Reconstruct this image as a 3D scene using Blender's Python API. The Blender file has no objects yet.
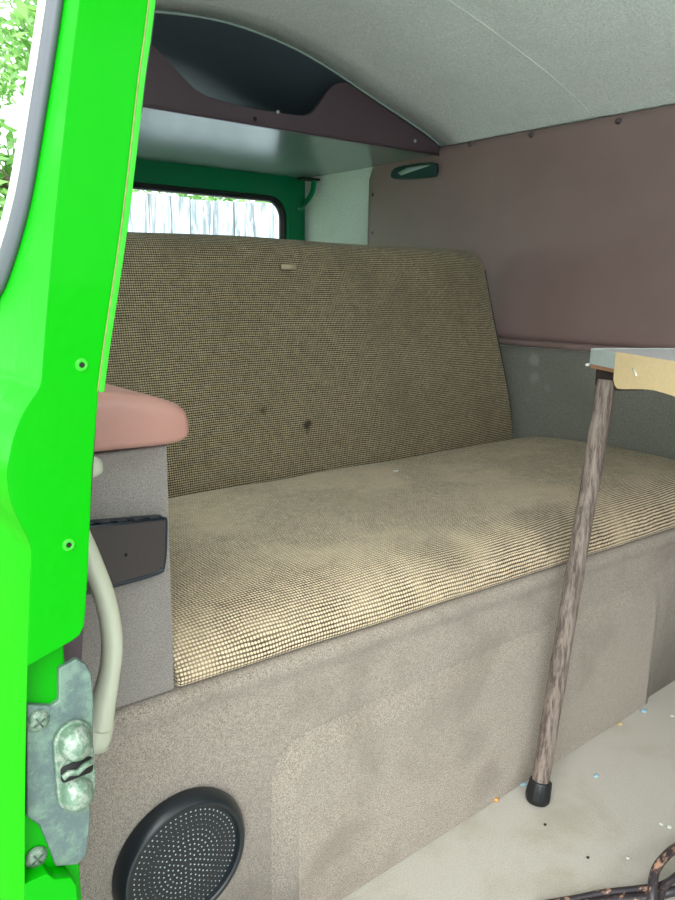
import bpy, bmesh, math, random
from mathutils import Vector, Matrix, noise

random.seed(7)
sc = bpy.context.scene
col = sc.collection

# ------------------------------------------------------------------ camera
F = 750.0
ROT = ((0.77680262, -0.12593838, 0.61702287),
       (-0.62965159, -0.17212292, 0.75757017),
       (0.01079662, -0.97699193, -0.21300284))      # columns: right, down, forward
CAM = Vector((0.0, -0.6556, 0.80))
cam_data = bpy.data.cameras.new('camera')
cam = bpy.data.objects.new('camera', cam_data)
col.objects.link(cam)
cam_data.sensor_fit = 'VERTICAL'
cam_data.sensor_height = 24.0
cam_data.lens = 24.0 * F / 900.0
cam_data.clip_start = 0.01
R3 = Matrix([[ROT[i][0], -ROT[i][1], -ROT[i][2]] for i in range(3)])
cam.matrix_world = Matrix.Translation(CAM) @ R3.to_4x4()
sc.camera = cam

# ------------------------------------------------------------------ world, sun, exposure
world = bpy.data.worlds.new('overcast_sky')
sc.world = world
world.use_nodes = True
wn = world.node_tree
wn.nodes.clear()
w_out = wn.nodes.new('ShaderNodeOutputWorld')
w_bg = wn.nodes.new('ShaderNodeBackground')
w_tc = wn.nodes.new('ShaderNodeTexCoord')
w_sep = wn.nodes.new('ShaderNodeSeparateXYZ')
w_ramp = wn.nodes.new('ShaderNodeValToRGB')
w_ramp.color_ramp.elements[0].position = 0.0
w_ramp.color_ramp.elements[0].color = (0.60, 0.66, 0.68, 1)
w_ramp.color_ramp.elements[1].position = 0.55
w_ramp.color_ramp.elements[1].color = (0.95, 1.0, 1.03, 1)
wn.links.new(w_tc.outputs['Generated'], w_sep.inputs[0])
wn.links.new(w_sep.outputs['Z'], w_ramp.inputs[0])
wn.links.new(w_ramp.outputs[0], w_bg.inputs['Color'])
w_bg.inputs['Strength'].default_value = 1.9
wn.links.new(w_bg.outputs[0], w_out.inputs[0])

sun_data = bpy.data.lights.new('soft_sun', 'SUN')
sun_data.energy = 1.6
sun_data.angle = math.radians(50)
sun_data.color = (1.0, 0.99, 0.97)
sun = bpy.data.objects.new('soft_sun', sun_data)
col.objects.link(sun)
sun.rotation_euler = Vector((0.62, 0.55, -0.62)).to_track_quat('-Z', 'Y').to_euler()

sc.view_settings.view_transform = 'Standard'
sc.view_settings.look = 'None'
sc.view_settings.gamma = 1.0
sc.view_settings.use_curve_mapping = False
sc.view_settings.exposure = 0.94
sc.cycles.use_denoising = True
sc.cycles.max_bounces = 10
sc.cycles.diffuse_bounces = 6


# ------------------------------------------------------------------ helpers
def ray(px, py):
    c = (px - 337.5, py - 450.0, F)
    return Vector([sum(ROT[i][k] * c[k] for k in range(3)) for i in range(3)])


def at(px, py, ax, v):
    """point of the place seen at a pixel, on the plane axis ax = v"""
    d = ray(px, py)
    return CAM + d * ((v - CAM[ax]) / d[ax])


def s2l(r, g, b):
    def f(c):
        c /= 255.0
        return c / 12.92 if c <= 0.04045 else ((c + 0.055) / 1.055) ** 2.4
    return (f(r), f(g), f(b), 1.0)


def lerp_tab(z, tab):
    if z <= tab[0][0]:
        return tab[0][1]
    for (a, b), (c, d) in zip(tab, tab[1:]):
        if z <= c:
            return b + (d - b) * (z - a) / (c - a)
    return tab[-1][1]


def smooth(a, b, x):
    t = min(1, max(0, (x - a) / (b - a)))
    return t * t * (3 - 2 * t)


def catmull(pts, n=6, closed=False):
    P = [Vector(p) for p in pts]
    out = []
    m = len(P)
    rng = range(m) if closed else range(m - 1)
    for i in rng:
        if closed:
            a, b, c, d = P[(i - 1) % m], P[i], P[(i + 1) % m], P[(i + 2) % m]
        else:
            a, b, c, d = P[max(i - 1, 0)], P[i], P[i + 1], P[min(i + 2, m - 1)]
        for k in range(n):
            t = k / n
            out.append(0.5 * ((2 * b) + (c - a) * t + (2 * a - 5 * b + 4 * c - d) * t * t + (3 * b - a - 3 * c + d) * t ** 3))
    if not closed:
        out.append(P[-1])
    return out


def empty(name, loc):
    o = bpy.data.objects.new(name, None)
    o.location = loc
    o.empty_display_size = 0.05
    col.objects.link(o)
    return o


def tag(o, label=None, cat=None, group=None, kind=None):
    if label:
        o['label'] = label
    if cat:
        o['category'] = cat
    if group:
        o['group'] = group
    if kind:
        o['kind'] = kind
    return o


def wloc(o):
    v = Vector((0, 0, 0))
    while o:
        v += o.location
        o = o.parent
    return v


def link(name, bm, mats, parent=None, flat=False, normals=True):
    """one mesh object out of world coordinates; its origin sits at its own base"""
    if normals:
        bmesh.ops.recalc_face_normals(bm, faces=bm.faces)
    me = bpy.data.meshes.new(name)
    vs = [v.co for v in bm.verts]
    lo = Vector([min(v[i] for v in vs) for i in range(3)])
    hi = Vector([max(v[i] for v in vs) for i in range(3)])
    org = Vector(((lo.x + hi.x) / 2, (lo.y + hi.y) / 2, lo.z))
    for v in bm.verts:
        v.co -= org
    bm.to_mesh(me)
    bm.free()
    if not flat:
        for p in me.polygons:
            p.use_smooth = True
    if not isinstance(mats, (list, tuple)):
        mats = [mats]
    for m in mats:
        me.materials.append(m)
    o = bpy.data.objects.new(name, me)
    col.objects.link(o)
    if parent:
        o.parent = parent
        o.location = org - wloc(parent)
    else:
        o.location = org
    return o


def mod_bevel(o, w, seg=3, ang=35):
    m = o.modifiers.new('bevel', 'BEVEL')
    m.width = w
    m.segments = seg
    m.limit_method = 'ANGLE'
    m.angle_limit = math.radians(ang)
    m.harden_normals = False
    w2 = o.modifiers.new('wn', 'WEIGHTED_NORMAL')
    w2.keep_sharp = True
    return o


AX = {'x': (1, 2, 0), 'y': (0, 2, 1), 'z': (0, 1, 2)}


def prism_bm(pts, axis, a0, a1, bm=None, mi=0):
    """closed outline in the plane across axis, given thickness from a0 to a1"""
    bm = bm or bmesh.new()
    i, j, k = AX[axis]
    rings = []
    for a in (a0, a1):
        ring = []
        for p in pts:
            c = [0, 0, 0]
            c[i], c[j], c[k] = p[0], p[1], a
            ring.append(bm.verts.new(c))
        rings.append(ring)
    n = len(pts)
    fs = [bm.faces.new(rings[0]), bm.faces.new(rings[1][::-1])]
    for q in range(n):
        fs.append(bm.faces.new((rings[0][q], rings[0][(q + 1) % n], rings[1][(q + 1) % n], rings[1][q])))
    for f in fs:
        f.material_index = mi
    return bm


def box_bm(lo, hi, bm=None, mi=0, rot=None, pivot=None):
    bm = bm or bmesh.new()
    lo, hi = Vector(lo), Vector(hi)
    vs = []
    for z in (lo.z, hi.z):
        for x, y in ((lo.x, lo.y), (hi.x, lo.y), (hi.x, hi.y), (lo.x, hi.y)):
            v = Vector((x, y, z))
            if rot is not None:
                v = rot @ (v - pivot) + pivot
            vs.append(bm.verts.new(v))
    for f in ((0, 3, 2, 1), (4, 5, 6, 7), (0, 1, 5, 4), (1, 2, 6, 5), (2, 3, 7, 6), (3, 0, 4, 7)):
        bm.faces.new([vs[i] for i in f]).material_index = mi
    return bm


def round_rect(x0, x1, y0, y1, r, n=8):
    out = []
    for cx, cy, a in ((x1 - r, y1 - r, 0), (x0 + r, y1 - r, 90), (x0 + r, y0 + r, 180), (x1 - r, y0 + r, 270)):
        for k in range(n + 1):
            t = math.radians(a + 90 * k / n)
            out.append((cx + r * math.cos(t), cy + r * math.sin(t)))
    return out


def tube_bm(path, rad, seg=12, bm=None, flat=(1, 1), closed=False, up=Vector((0, 0, 1)), mi=0):
    bm = bm or bmesh.new()
    P = [Vector(p) for p in path]
    n = len(P)
    rings = []
    for i, p in enumerate(P):
        if closed:
            t = (P[(i + 1) % n] - P[i - 1])
        else:
            t = P[min(i + 1, n - 1)] - P[max(i - 1, 0)]
        t.normalize()
        u = up if abs(t.dot(up)) < 0.95 else Vector((1, 0, 0))
        s = t.cross(u).normalized()
        w = s.cross(t).normalized()
        r = rad[i] if isinstance(rad, (list, tuple)) else rad
        rings.append([bm.verts.new(p + s * (math.cos(a) * r * flat[0]) + w * (math.sin(a) * r * flat[1]))
                      for a in [2 * math.pi * k / seg for k in range(seg)]])
    m = n if closed else n - 1
    for i in range(m):
        A, B = rings[i], rings[(i + 1) % n]
        for k in range(seg):
            bm.faces.new((A[k], A[(k + 1) % seg], B[(k + 1) % seg], B[k])).material_index = mi
    if not closed:
        bm.faces.new(rings[0][::-1]).material_index = mi
        bm.faces.new(rings[-1]).material_index = mi
    return bm


def lathe_bm(prof, c, axis, seg=48, bm=None, mi=0):
    """profile of (radius, height along axis) turned about axis through c"""
    bm = bm or bmesh.new()
    axis = Vector(axis).normalized()
    u = axis.orthogonal().normalized()
    w = axis.cross(u)
    c = Vector(c)
    rings = []
    for r, h in prof:
        if r < 1e-6:
            rings.append([bm.verts.new(c + axis * h)])
        else:
            rings.append([bm.verts.new(c + axis * h + (u * math.cos(a) + w * math.sin(a)) * r)
                          for a in [2 * math.pi * k / seg for k in range(seg)]])
    for A, B in zip(rings, rings[1:]):
        if len(A) == 1 and len(B) == 1:
            continue
        for k in range(seg):
            k2 = (k + 1) % seg
            if len(A) == 1:
                f = bm.faces.new((A[0], B[k2], B[k]))
            elif len(B) == 1:
                f = bm.faces.new((A[k], A[k2], B[0]))
            else:
                f = bm.faces.new((A[k], A[k2], B[k2], B[k]))
            f.material_index = mi
    return bm


# ------------------------------------------------------------------ materials
class NT:
    def __init__(self, name):
        self.m = bpy.data.materials.new(name)
        self.m.use_nodes = True
        self.t = self.m.node_tree
        self.b = self.t.nodes['Principled BSDF']

    def n(self, ty, **kw):
        nd = self.t.nodes.new(ty)
        for k, v in kw.items():
            setattr(nd, k, v)
        return nd

    def l(self, a, b):
        self.t.links.new(a, b)

    def pos(self):
        return self.n('ShaderNodeNewGeometry').outputs['Position']

    def mapping(self, vec, scale=(1, 1, 1), rot=(0, 0, 0)):
        mp = self.n('ShaderNodeMapping')
        mp.inputs['Scale'].default_value = scale
        mp.inputs['Rotation'].default_value = rot
        self.l(vec, mp.inputs[0])
        return mp.outputs[0]

    def noise(self, vec, scale, detail=3, rough=0.55, dist=0.0):
        nd = self.n('ShaderNodeTexNoise')
        nd.inputs['Scale'].default_value = scale
        nd.inputs['Detail'].default_value = detail
        nd.inputs['Roughness'].default_value = rough
        nd.inputs['Distortion'].default_value = dist
        self.l(vec, nd.inputs['Vector'])
        return nd.outputs['Fac']

    def math(self, op, a, b=None, c=None, clamp=False):
        nd = self.n('ShaderNodeMath', operation=op)
        nd.use_clamp = clamp
        for i, v in enumerate((a, b, c)):
            if v is None:
                continue
            if isinstance(v, (int, float)):
                nd.inputs[i].default_value = v
            else:
                self.l(v, nd.inputs[i])
        return nd.outputs[0]

    def ramp(self, fac, stops):
        nd = self.n('ShaderNodeValToRGB')
        e = nd.color_ramp.elements
        while len(e) < len(stops):
            e.new(0.5)
        for el, (p, c) in zip(e, stops):
            el.position = p
            el.color = c if not isinstance(c, (int, float)) else (c, c, c, 1)
        self.l(fac, nd.inputs[0])
        return nd.outputs[0]

    def step(self, fac, a, b):
        nd = self.n('ShaderNodeMapRange')
        nd.interpolation_type = 'SMOOTHSTEP'
        nd.inputs[1].default_value = a
        nd.inputs[2].default_value = b
        self.l(fac, nd.inputs[0])
        return nd.outputs[0]

    def mix(self, fac, a, b, mode='MIX'):
        nd = self.n('ShaderNodeMix', data_type='RGBA', blend_type=mode)
        if isinstance(fac, (int, float)):
            nd.inputs[0].default_value = fac
        else:
            self.l(fac, nd.inputs[0])
        for s, v in ((6, a), (7, b)):
            if isinstance(v, tuple):
                nd.inputs[s].default_value = v
            else:
                self.l(v, nd.inputs[s])
        return nd.outputs[2]

    def spot(self, vec, c, r, fade=0.6):
        """1 inside a blob of radius r about c, 0 outside, with a ragged edge"""
        d = self.n('ShaderNodeVectorMath', operation='DISTANCE')
        self.l(vec, d.inputs[0])
        d.inputs[1].default_value = c
        nz = self.noise(vec, 1.2 / r, 3)
        dd = self.math('ADD', d.outputs['Value'], self.math('MULTIPLY', self.math('SUBTRACT', nz, 0.5), r * 1.2))
        return self.step(dd, r, r * fade * 0.5)

    def bump(self, h, dist=0.001, strength=1.0, base=None):
        nd = self.n('ShaderNodeBump')
        nd.inputs['Distance'].default_value = dist
        nd.inputs['Strength'].default_value = strength
        self.l(h, nd.inputs['Height'])
        if base is not None:
            self.l(base, nd.inputs['Normal'])
        return nd.outputs[0]

    def set(self, **kw):
        for k, v in kw.items():
            k = k.replace('_', ' ')
            if k == 'Color':
                k = 'Base Color'
            i = self.b.inputs[k]
            if isinstance(v, (int, float, tuple)):
                i.default_value = v
            else:
                self.l(v, i)
        return self


def mat_paint(name, c, rough=0.25, coat=0.6, dirt=0.0, orange=True):
    t = NT(name)
    p = t.pos()
    nz = t.noise(p, 9, 4)
    cc = t.mix(t.math('MULTIPLY', t.step(nz, 0.45, 0.75), 0.25), c, (c[0] + 0.006, c[1] * 0.92, c[2] + 0.004, 1))
    if dirt:
        cc = t.mix(t.math('MULTIPLY', t.step(t.noise(p, 28, 5, 0.7), 0.52, 0.7), dirt), cc, s2l(120, 150, 90))
    t.set(Color=cc, Roughness=rough, Coat_Weight=coat, Coat_Roughness=0.06)
    t.b.inputs['Specular IOR Level'].default_value = 0.12
    if orange:
        t.set(Normal=t.bump(t.noise(p, 45, 2), 0.0006))
    return t.m


def mat_plain(name, c, rough=0.6, metal=0.0, var=0.12, scale=60, bump=0.0003, spec=0.5):
    t = NT(name)
    p = t.pos()
    nz = t.noise(p, scale, 4, 0.65)
    k = 1 - var
    cc = t.mix(nz, (c[0] * k, c[1] * k, c[2] * k, 1), (min(1, c[0] * (1 + var)), min(1, c[1] * (1 + var)), min(1, c[2] * (1 + var)), 1))
    t.set(Color=cc, Roughness=rough, Metallic=metal)
    t.b.inputs['Specular IOR Level'].default_value = spec
    if bump:
        t.set(Normal=t.bump(nz, bump))
    return t.m


def mat_carpet(name, c1, c2, fine=900, blotch=5.0, stain=None, amt=0.35, bump=0.0012, spots=()):
    """felted short-pile carpet: fine fibre grain, worn blotches"""
    t = NT(name)
    p = t.pos()
    fz = t.noise(p, fine, 2, 0.6)
    mz = t.noise(p, fine * 0.6, 3, 0.6)
    bz = t.noise(p, blotch, 5, 0.6, 0.4)
    g = t.step(t.math('ADD', t.math('MULTIPLY', fz, 0.6), t.math('MULTIPLY', mz, 0.4)), 0.33, 0.67)
    cc = t.mix(g, c1, c2)
    if stain:
        cc = t.mix(t.math('MULTIPLY', t.step(bz, 0.48, 0.72), amt), cc, stain)
    for (c, r, k, sc_) in spots:
        cc = t.mix(t.math('MULTIPLY', t.spot(p, c, r), k), cc, sc_)
    t.set(Color=cc, Roughness=0.95, Normal=t.bump(g, bump, 0.7))
    t.b.inputs['Specular IOR Level'].default_value = 0.15
    t.b.inputs['Sheen Weight'].default_value = 0.25
    t.b.inputs['Sheen Roughness'].default_value = 0.6
    return t.m


def mat_weave(name, light, dark, pitch=0.0046, wear=None, amt=0.4, spots=(), cont=1.0):
    """coarse tweed: pale yarn knots in rows on a dark ground, laid out in metres by UV"""
    t = NT(name)
    uv = t.n('ShaderNodeUVMap').outputs[0]
    wob = t.n('ShaderNodeTexNoise')
    wob.inputs['Scale'].default_value = 18
    t.l(uv, wob.inputs['Vector'])
    off = t.n('ShaderNodeVectorMath', operation='SCALE')
    off.inputs['Scale'].default_value = 0.004
    t.l(wob.outputs['Color'], off.inputs[0])
    ad = t.n('ShaderNodeVectorMath', operation='ADD')
    t.l(uv, ad.inputs[0])
    t.l(off.outputs[0], ad.inputs[1])
    sp = t.n('ShaderNodeSeparateXYZ')
    t.l(ad.outputs[0], sp.inputs[0])
    k = math.pi / pitch
    row = t.math('FLOOR', t.math('DIVIDE', sp.outputs[1], pitch))
    half = t.math('MULTIPLY', t.math('MODULO', row, 2), pitch * 0.10)
    u = t.math('ABSOLUTE', t.math('SINE', t.math('MULTIPLY', t.math('ADD', sp.outputs[0], half), k)))
    v = t.math('ABSOLUTE', t.math('SINE', t.math('MULTIPLY', sp.outputs[1], k)))
    cell = t.math('MULTIPLY', t.math('MULTIPLY_ADD', t.math('POWER', u, 0.9), 0.75, 0.25), t.math('POWER', v, 1.1))
    p = t.pos()
    jit = t.noise(p, 240, 3, 0.8)
    h = t.math('ADD', cell, t.math('MULTIPLY', t.math('SUBTRACT', jit, 0.5), 0.85))
    f = t.step(h, 0.22, 0.80)
    lcol = t.mix(t.noise(p, 140, 2), (light[0] * 0.8, light[1] * 0.8, light[2] * 0.8, 1), light)
    cc = t.mix(t.math('MULTIPLY', f, cont), dark, lcol)
    mot = t.math('MULTIPLY_ADD', t.noise(p, 55, 4, 0.7), 0.9, 0.62)
    cmb = t.n('ShaderNodeCombineColor')
    for i in range(3):
        t.l(mot, cmb.inputs[i])
    cc = t.mix(1.0, cc, cmb.outputs[0], 'MULTIPLY')
    if wear:
        cc = t.mix(t.math('MULTIPLY', t.step(t.noise(p, 6, 5, 0.6, 0.3), 0.42, 0.7), amt), cc, wear)
    for (c, r, kk, sc_) in spots:
        cc = t.mix(t.math('MULTIPLY', t.spot(p, c, r), kk), cc, sc_)
    t.set(Color=cc, Roughness=0.95, Normal=t.bump(f, 0.0010, 0.7))
    t.b.inputs['Specular IOR Level'].default_value = 0.1
    t.b.inputs['Sheen Weight'].default_value = 0.15
    return t.m


def mat_vinyl(name, c, rough=0.42, grain=420, wave=3.0, wavd=0.012, spots=()):
    t = NT(name)
    p = t.pos()
    vor = t.n('ShaderNodeTexVoronoi')
    vor.inputs['Scale'].default_value = grain
    t.l(p, vor.inputs['Vector'])
    b1 = t.bump(vor.outputs['Distance'], 0.00025, 0.6)
    b2 = t.bump(t.noise(p, wave, 2), wavd, 0.5, b1)
    nz = t.noise(p, 7, 5, 0.6)
    cc = t.mix(nz, (c[0] * 0.85, c[1] * 0.85, c[2] * 0.85, 1), (c[0] * 1.15, c[1] * 1.15, c[2] * 1.15, 1))
    for (q, r, kk, sc_) in spots:
        cc = t.mix(t.math('MULTIPLY', t.spot(p, q, r), kk), cc, sc_)
    t.set(Color=cc, Roughness=rough, Normal=b2)
    return t.m


M = {}
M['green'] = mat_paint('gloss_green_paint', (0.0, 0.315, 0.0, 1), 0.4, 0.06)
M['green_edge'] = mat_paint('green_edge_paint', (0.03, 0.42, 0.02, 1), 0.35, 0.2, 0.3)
M['green_shaded'] = mat_paint('shaded_green_paint', (0.003, 0.21, 0.072, 1), 0.3, 0.4)  # same green paint as outside, with the shade at the rear put into its colour
M['panel'] = mat_carpet('beige_felt', s2l(112, 103, 91), s2l(190, 179, 164), 850, 6, s2l(118, 108, 94), 0.55,
                        spots=[((0.80, 0, 0.13), 0.05, 0.2, s2l(85, 78, 70)), ((0.84, 0, 0.05), 0.045, 0.25, s2l(80, 72, 64))])
M['arm'] = mat_carpet('taupe_felt', s2l(116, 110, 105), s2l(166, 160, 152), 1000, 8, s2l(110, 100, 92), 0.4)
M['floor'] = mat_carpet('worn_floor_carpet', s2l(160, 156, 144), s2l(194, 190, 178), 800, 7, s2l(150, 140, 118), 0.55, 0.0005)
M['headliner'] = mat_carpet('grey_green_headliner', s2l(206, 218, 212), s2l(242, 248, 243), 300, 7, s2l(196, 204, 194), 0.3, 0.0005)
M['darkside'] = mat_carpet('charcoal_side_lining', s2l(108, 108, 99), s2l(136, 135, 124), 600, 6, s2l(108, 108, 98), 0.5, 0.0006,
                           spots=[(tuple(at(535, 360, 0, 1.6)), 0.022, 0.75, s2l(150, 152, 146)), (tuple(at(535, 378, 0, 1.6)), 0.02, 0.7, s2l(145, 148, 142)),
                                  (tuple(at(528, 400, 0, 1.6)), 0.010, 0.7, s2l(140, 142, 136)), (tuple(at(548, 388, 0, 1.6)), 0.014, 0.5, s2l(140, 142, 136))])
SEAT_L, SEAT_D = s2l(240, 220, 186), s2l(66, 56, 42)
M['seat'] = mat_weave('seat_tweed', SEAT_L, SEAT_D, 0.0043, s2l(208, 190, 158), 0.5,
                      spots=[(tuple(at(268, 630, 1, 0.0)), 0.006, 0.8, s2l(45, 38, 30)), (tuple(at(440, 545, 2, 0.44)), 0.09, 0.25, s2l(80, 72, 58)),
                             (tuple(at(560, 520, 2, 0.43)), 0.10, 0.3, s2l(76, 70, 58)), (tuple(at(350, 500, 2, 0.44)), 0.06, 0.35, s2l(170, 156, 120))])
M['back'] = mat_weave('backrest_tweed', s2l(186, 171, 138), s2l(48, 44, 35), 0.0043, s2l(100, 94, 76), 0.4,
                      spots=[(tuple(at(306, 426, 1, 0.552)), 0.017, 0.85, s2l(34, 30, 24)), (tuple(at(262, 410, 1, 0.556)), 0.012, 0.6, s2l(45, 40, 32))])
M['maroon'] = mat_vinyl('maroon_vinyl', s2l(142, 118, 115), 0.42)
M['maroon_dk'] = mat_vinyl('dark_maroon_vinyl', s2l(80, 66, 72), 0.4)
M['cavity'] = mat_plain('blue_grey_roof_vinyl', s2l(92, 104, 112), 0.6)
M['pink'] = mat_vinyl('faded_pink_brown_vinyl', s2l(176, 132, 120), 0.38, 500, 12, 0.004)
M['laminate'] = mat_plain('grey_laminate', s2l(128, 146, 142), 0.2, 0.0, 0.06, 30, 0.0, 0.8)
M['rubber'] = mat_plain('black_rubber', s2l(22, 26, 28), 0.45)
M['seal_grey'] = mat_plain('grey_rubber_seal', s2l(84, 88, 94), 0.5, 0, 0.1, 30)
M['trim_white'] = mat_plain('bright_seal_insert', s2l(222, 224, 218), 0.25, 0.3, 0.05, 30, 0)
M['plastic'] = mat_plain('black_plastic', s2l(28, 34, 38), 0.33)
M['hole'] = mat_plain('grille_hole_highlight', s2l(170, 184, 188), 0.5, 0, 0.2, 90, 0)
M['cream'] = mat_plain('cream_plastic', s2l(186, 190, 168), 0.38, 0, 0.08, 18, 0.0002)
M['pocket'] = mat_plain('dark_brown_plastic', s2l(58, 52, 50), 0.42)
M['pocket_rim'] = mat_plain('blue_black_rim', s2l(24, 36, 46), 0.3)
M['alu'] = mat_plain('dull_aluminium', s2l(205, 218, 216), 0.45, 0.3, 0.18, 40)
M['white_lam'] = mat_plain('white_tabletop_laminate', s2l(236, 234, 238), 0.25, 0, 0.04, 20, 0)
M['ply'] = mat_plain('tan_plywood', s2l(232, 206, 158), 0.75, 0, 0.12, 160, 0.0004)
M['copper'] = mat_plain('reddish_wood_core', s2l(176, 128, 96), 0.7, 0, 0.25, 120)
M['lampglass'] = mat_plain('dark_teal_plastic', s2l(22, 54, 60), 0.22)
M['pale_strip'] = mat_plain('pale_grey_green_plastic', s2l(150, 172, 164), 0.4)
M['steel'] = mat_plain('steel', s2l(180, 184, 182), 0.35, 0.7, 0.15, 90)
M['striker_dark'] = mat_plain('screw_slot', s2l(72, 88, 78), 0.7)
M['dark'] = mat_plain('black_hole', s2l(12, 12, 12), 0.8)

t = NT('striker_metal')
p = t.pos()
c = t.mix(t.step(t.noise(p, 60, 5, 0.7), 0.4, 0.66), s2l(88, 106, 104), s2l(112, 138, 122))
c = t.mix(t.math('MULTIPLY', t.step(t.noise(p, 200, 4, 0.7), 0.56, 0.7), 0.7), c, s2l(120, 150, 126))
t.set(Color=c, Roughness=0.5, Metallic=0.25, Normal=t.bump(t.noise(p, 260, 4, 0.7), 0.0005))
M['striker'] = t.m

t = NT('striker_block_metal')
p = t.pos()
c = t.mix(t.step(t.noise(p, 160, 5, 0.7), 0.42, 0.62), s2l(100, 128, 106), s2l(148, 160, 146))
c = t.mix(t.math('MULTIPLY', t.step(t.noise(p, 420, 4, 0.7), 0.55, 0.66), 0.8), c, s2l(86, 110, 92))
t.set(Color=c, Roughness=0.4, Metallic=0.35, Normal=t.bump(t.noise(p, 300, 4, 0.7), 0.0008))
M['striker_block'] = t.m

t = NT('rough_bark_brown')
p = t.pos()
q = t.mapping(p, (1, 1, 0.12))
n1 = t.noise(q, 190, 5, 0.7)
n2 = t.noise(q, 60, 4, 0.6)
c = t.mix(t.step(n1, 0.35, 0.65), s2l(78, 68, 62), s2l(140, 126, 116))
c = t.mix(t.math('MULTIPLY', t.step(n2, 0.5, 0.68), 0.45), c, s2l(158, 146, 136))
t.set(Color=c, Roughness=0.8, Normal=t.bump(n1, 0.002))
M['leg'] = t.m

t = NT('dusty_copper_black_cable')
p = t.pos()
n1 = t.noise(t.mapping(p, (0.45, 1, 1)), 80, 4, 0.75)
c = t.mix(t.step(n1, 0.53, 0.64), s2l(48, 44, 48), s2l(178, 138, 114))
t.set(Color=c, Roughness=0.42, Normal=t.bump(n1, 0.0006))
M['cable'] = t.m

t = NT('window_glass')
t.set(Color=(0.95, 0.98, 0.97, 1), Roughness=0.0, Transmission_Weight=1.0, IOR=1.02)
M['glass'] = t.m
t = NT('side_window_glass')
t.set(Color=(0.75, 0.82, 0.80, 1), Roughness=0.01, Transmission_Weight=1.0, IOR=1.5)
M['glass_side'] = t.m

t = NT('weathered_whitewashed_board')
p = t.pos()
q = t.mapping(p, (1, 1, 0.10))
n1 = t.noise(q, 26, 6, 0.7, 0.6)
n2 = t.noise(q, 9, 5, 0.65, 0.4)
c = t.mix(t.step(n1, 0.40, 0.62), s2l(112, 122, 128), s2l(205, 217, 222))
c = t.mix(t.math('MULTIPLY', t.step(n2, 0.52, 0.7), 0.5), c, s2l(150, 146, 146))
t.set(Color=c, Roughness=0.75, Normal=t.bump(n1, 0.003))
M['board'] = t.m

t = NT('leaf_green')
p = t.pos()
c = t.mix(t.noise(p, 3, 3), s2l(84, 150, 70), s2l(160, 210, 110))
t.set(Color=c, Roughness=0.5)
t.b.inputs['Transmission Weight'].default_value = 0.0
M['leaf'] = t.m
M['bark'] = mat_plain('tree_bark', s2l(110, 98, 88), 0.9, 0, 0.3, 12, 0.01)
M['grass'] = mat_plain('lawn_grass', s2l(96, 140, 48), 0.95, 0, 0.5, 5, 0.01)
M['lawn'] = mat_plain('pale_bounce_ground', s2l(212, 216, 214), 0.95, 0, 0.25, 8, 0.01)  # ground tone made pale so it bounces daylight up to the ceiling


def flake(name, c):
    return mat_plain(name, c, 0.6, 0, 0.1, 300, 0)


M['f_blue'] = flake('blue_flake', s2l(160, 200, 216))
M['f_white'] = flake('white_flake', s2l(225, 228, 220))
M['f_orange'] = flake('orange_crumb', s2l(206, 150, 88))
M['f_tan'] = flake('tan_crumb', s2l(206, 186, 130))
M['f_dark'] = flake('dark_crumb', s2l(40, 36, 32))

# ------------------------------------------------------------------ dimensions of the van
W = 1.60          # far side wall
XL = 0.24         # lining on the door side
YR = 1.53         # tailgate
CEIL = [(0.24, 1.177), (0.30, 1.208), (0.44, 1.252), (0.64, 1.312), (0.77, 1.338), (0.91, 1.350),
        (1.05, 1.340), (1.18, 1.314), (1.383, 1.252), (1.533, 1.205), (1.60, 1.177)]
CC = catmull([(a, b, 0) for a, b in CEIL], 5)
CEILC = [(v.x, v.y) for v in CC]
XE_TAB = [(-0.4, 0.075), (0.401, 0.108), (0.582, 0.124), (0.808, 0.153), (0.956, 0.180), (1.16, 0.222)]


BULGE = [(0.640, 0.0), (0.647, 0.0021), (0.650, 0.0034), (0.658, 0.0074), (0.667, 0.0115), (0.677, 0.0147), (0.686, 0.0160), (0.692, 0.0166), (0.704, 0.0152), (0.714, 0.0133), (0.724, 0.0099), (0.732, 0.0055), (0.739, 0.0009), (0.744, 0.0)]
BULGE = [(v.x, max(0.0, v.y)) for v in catmull([(a, b, 0) for a, b in BULGE], 5)]


def Xe(y, z):
    x = 0.0885722 + z * (0.03353273 + z * (0.01794715 + z * 0.04900497))
    x -= lerp_tab(z, BULGE) * smooth(0.06, -0.19, y)
    return x


# ------------------------------------------------------------------ setting
def structure(o, label=None):
    return tag(o, label, kind='structure')


bm = box_bm((0.20, -1.45, -0.03), (1.62, 1.55, 0.0))
structure(link('floor', bm, M['floor'], flat=True), 'worn grey beige carpet on the van floor')

bm = box_bm((-14, -12, -0.50), (14, 14, -0.45))
structure(link('ground', bm, M['lawn'], flat=True), 'ground around the van, made pale to bounce light inside')

bm = box_bm((-14, 0.35, -0.4505), (0.12, 14, -0.440))
structure(link('ground', bm, M['grass'], flat=True), 'lawn beside the parked van')

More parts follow.
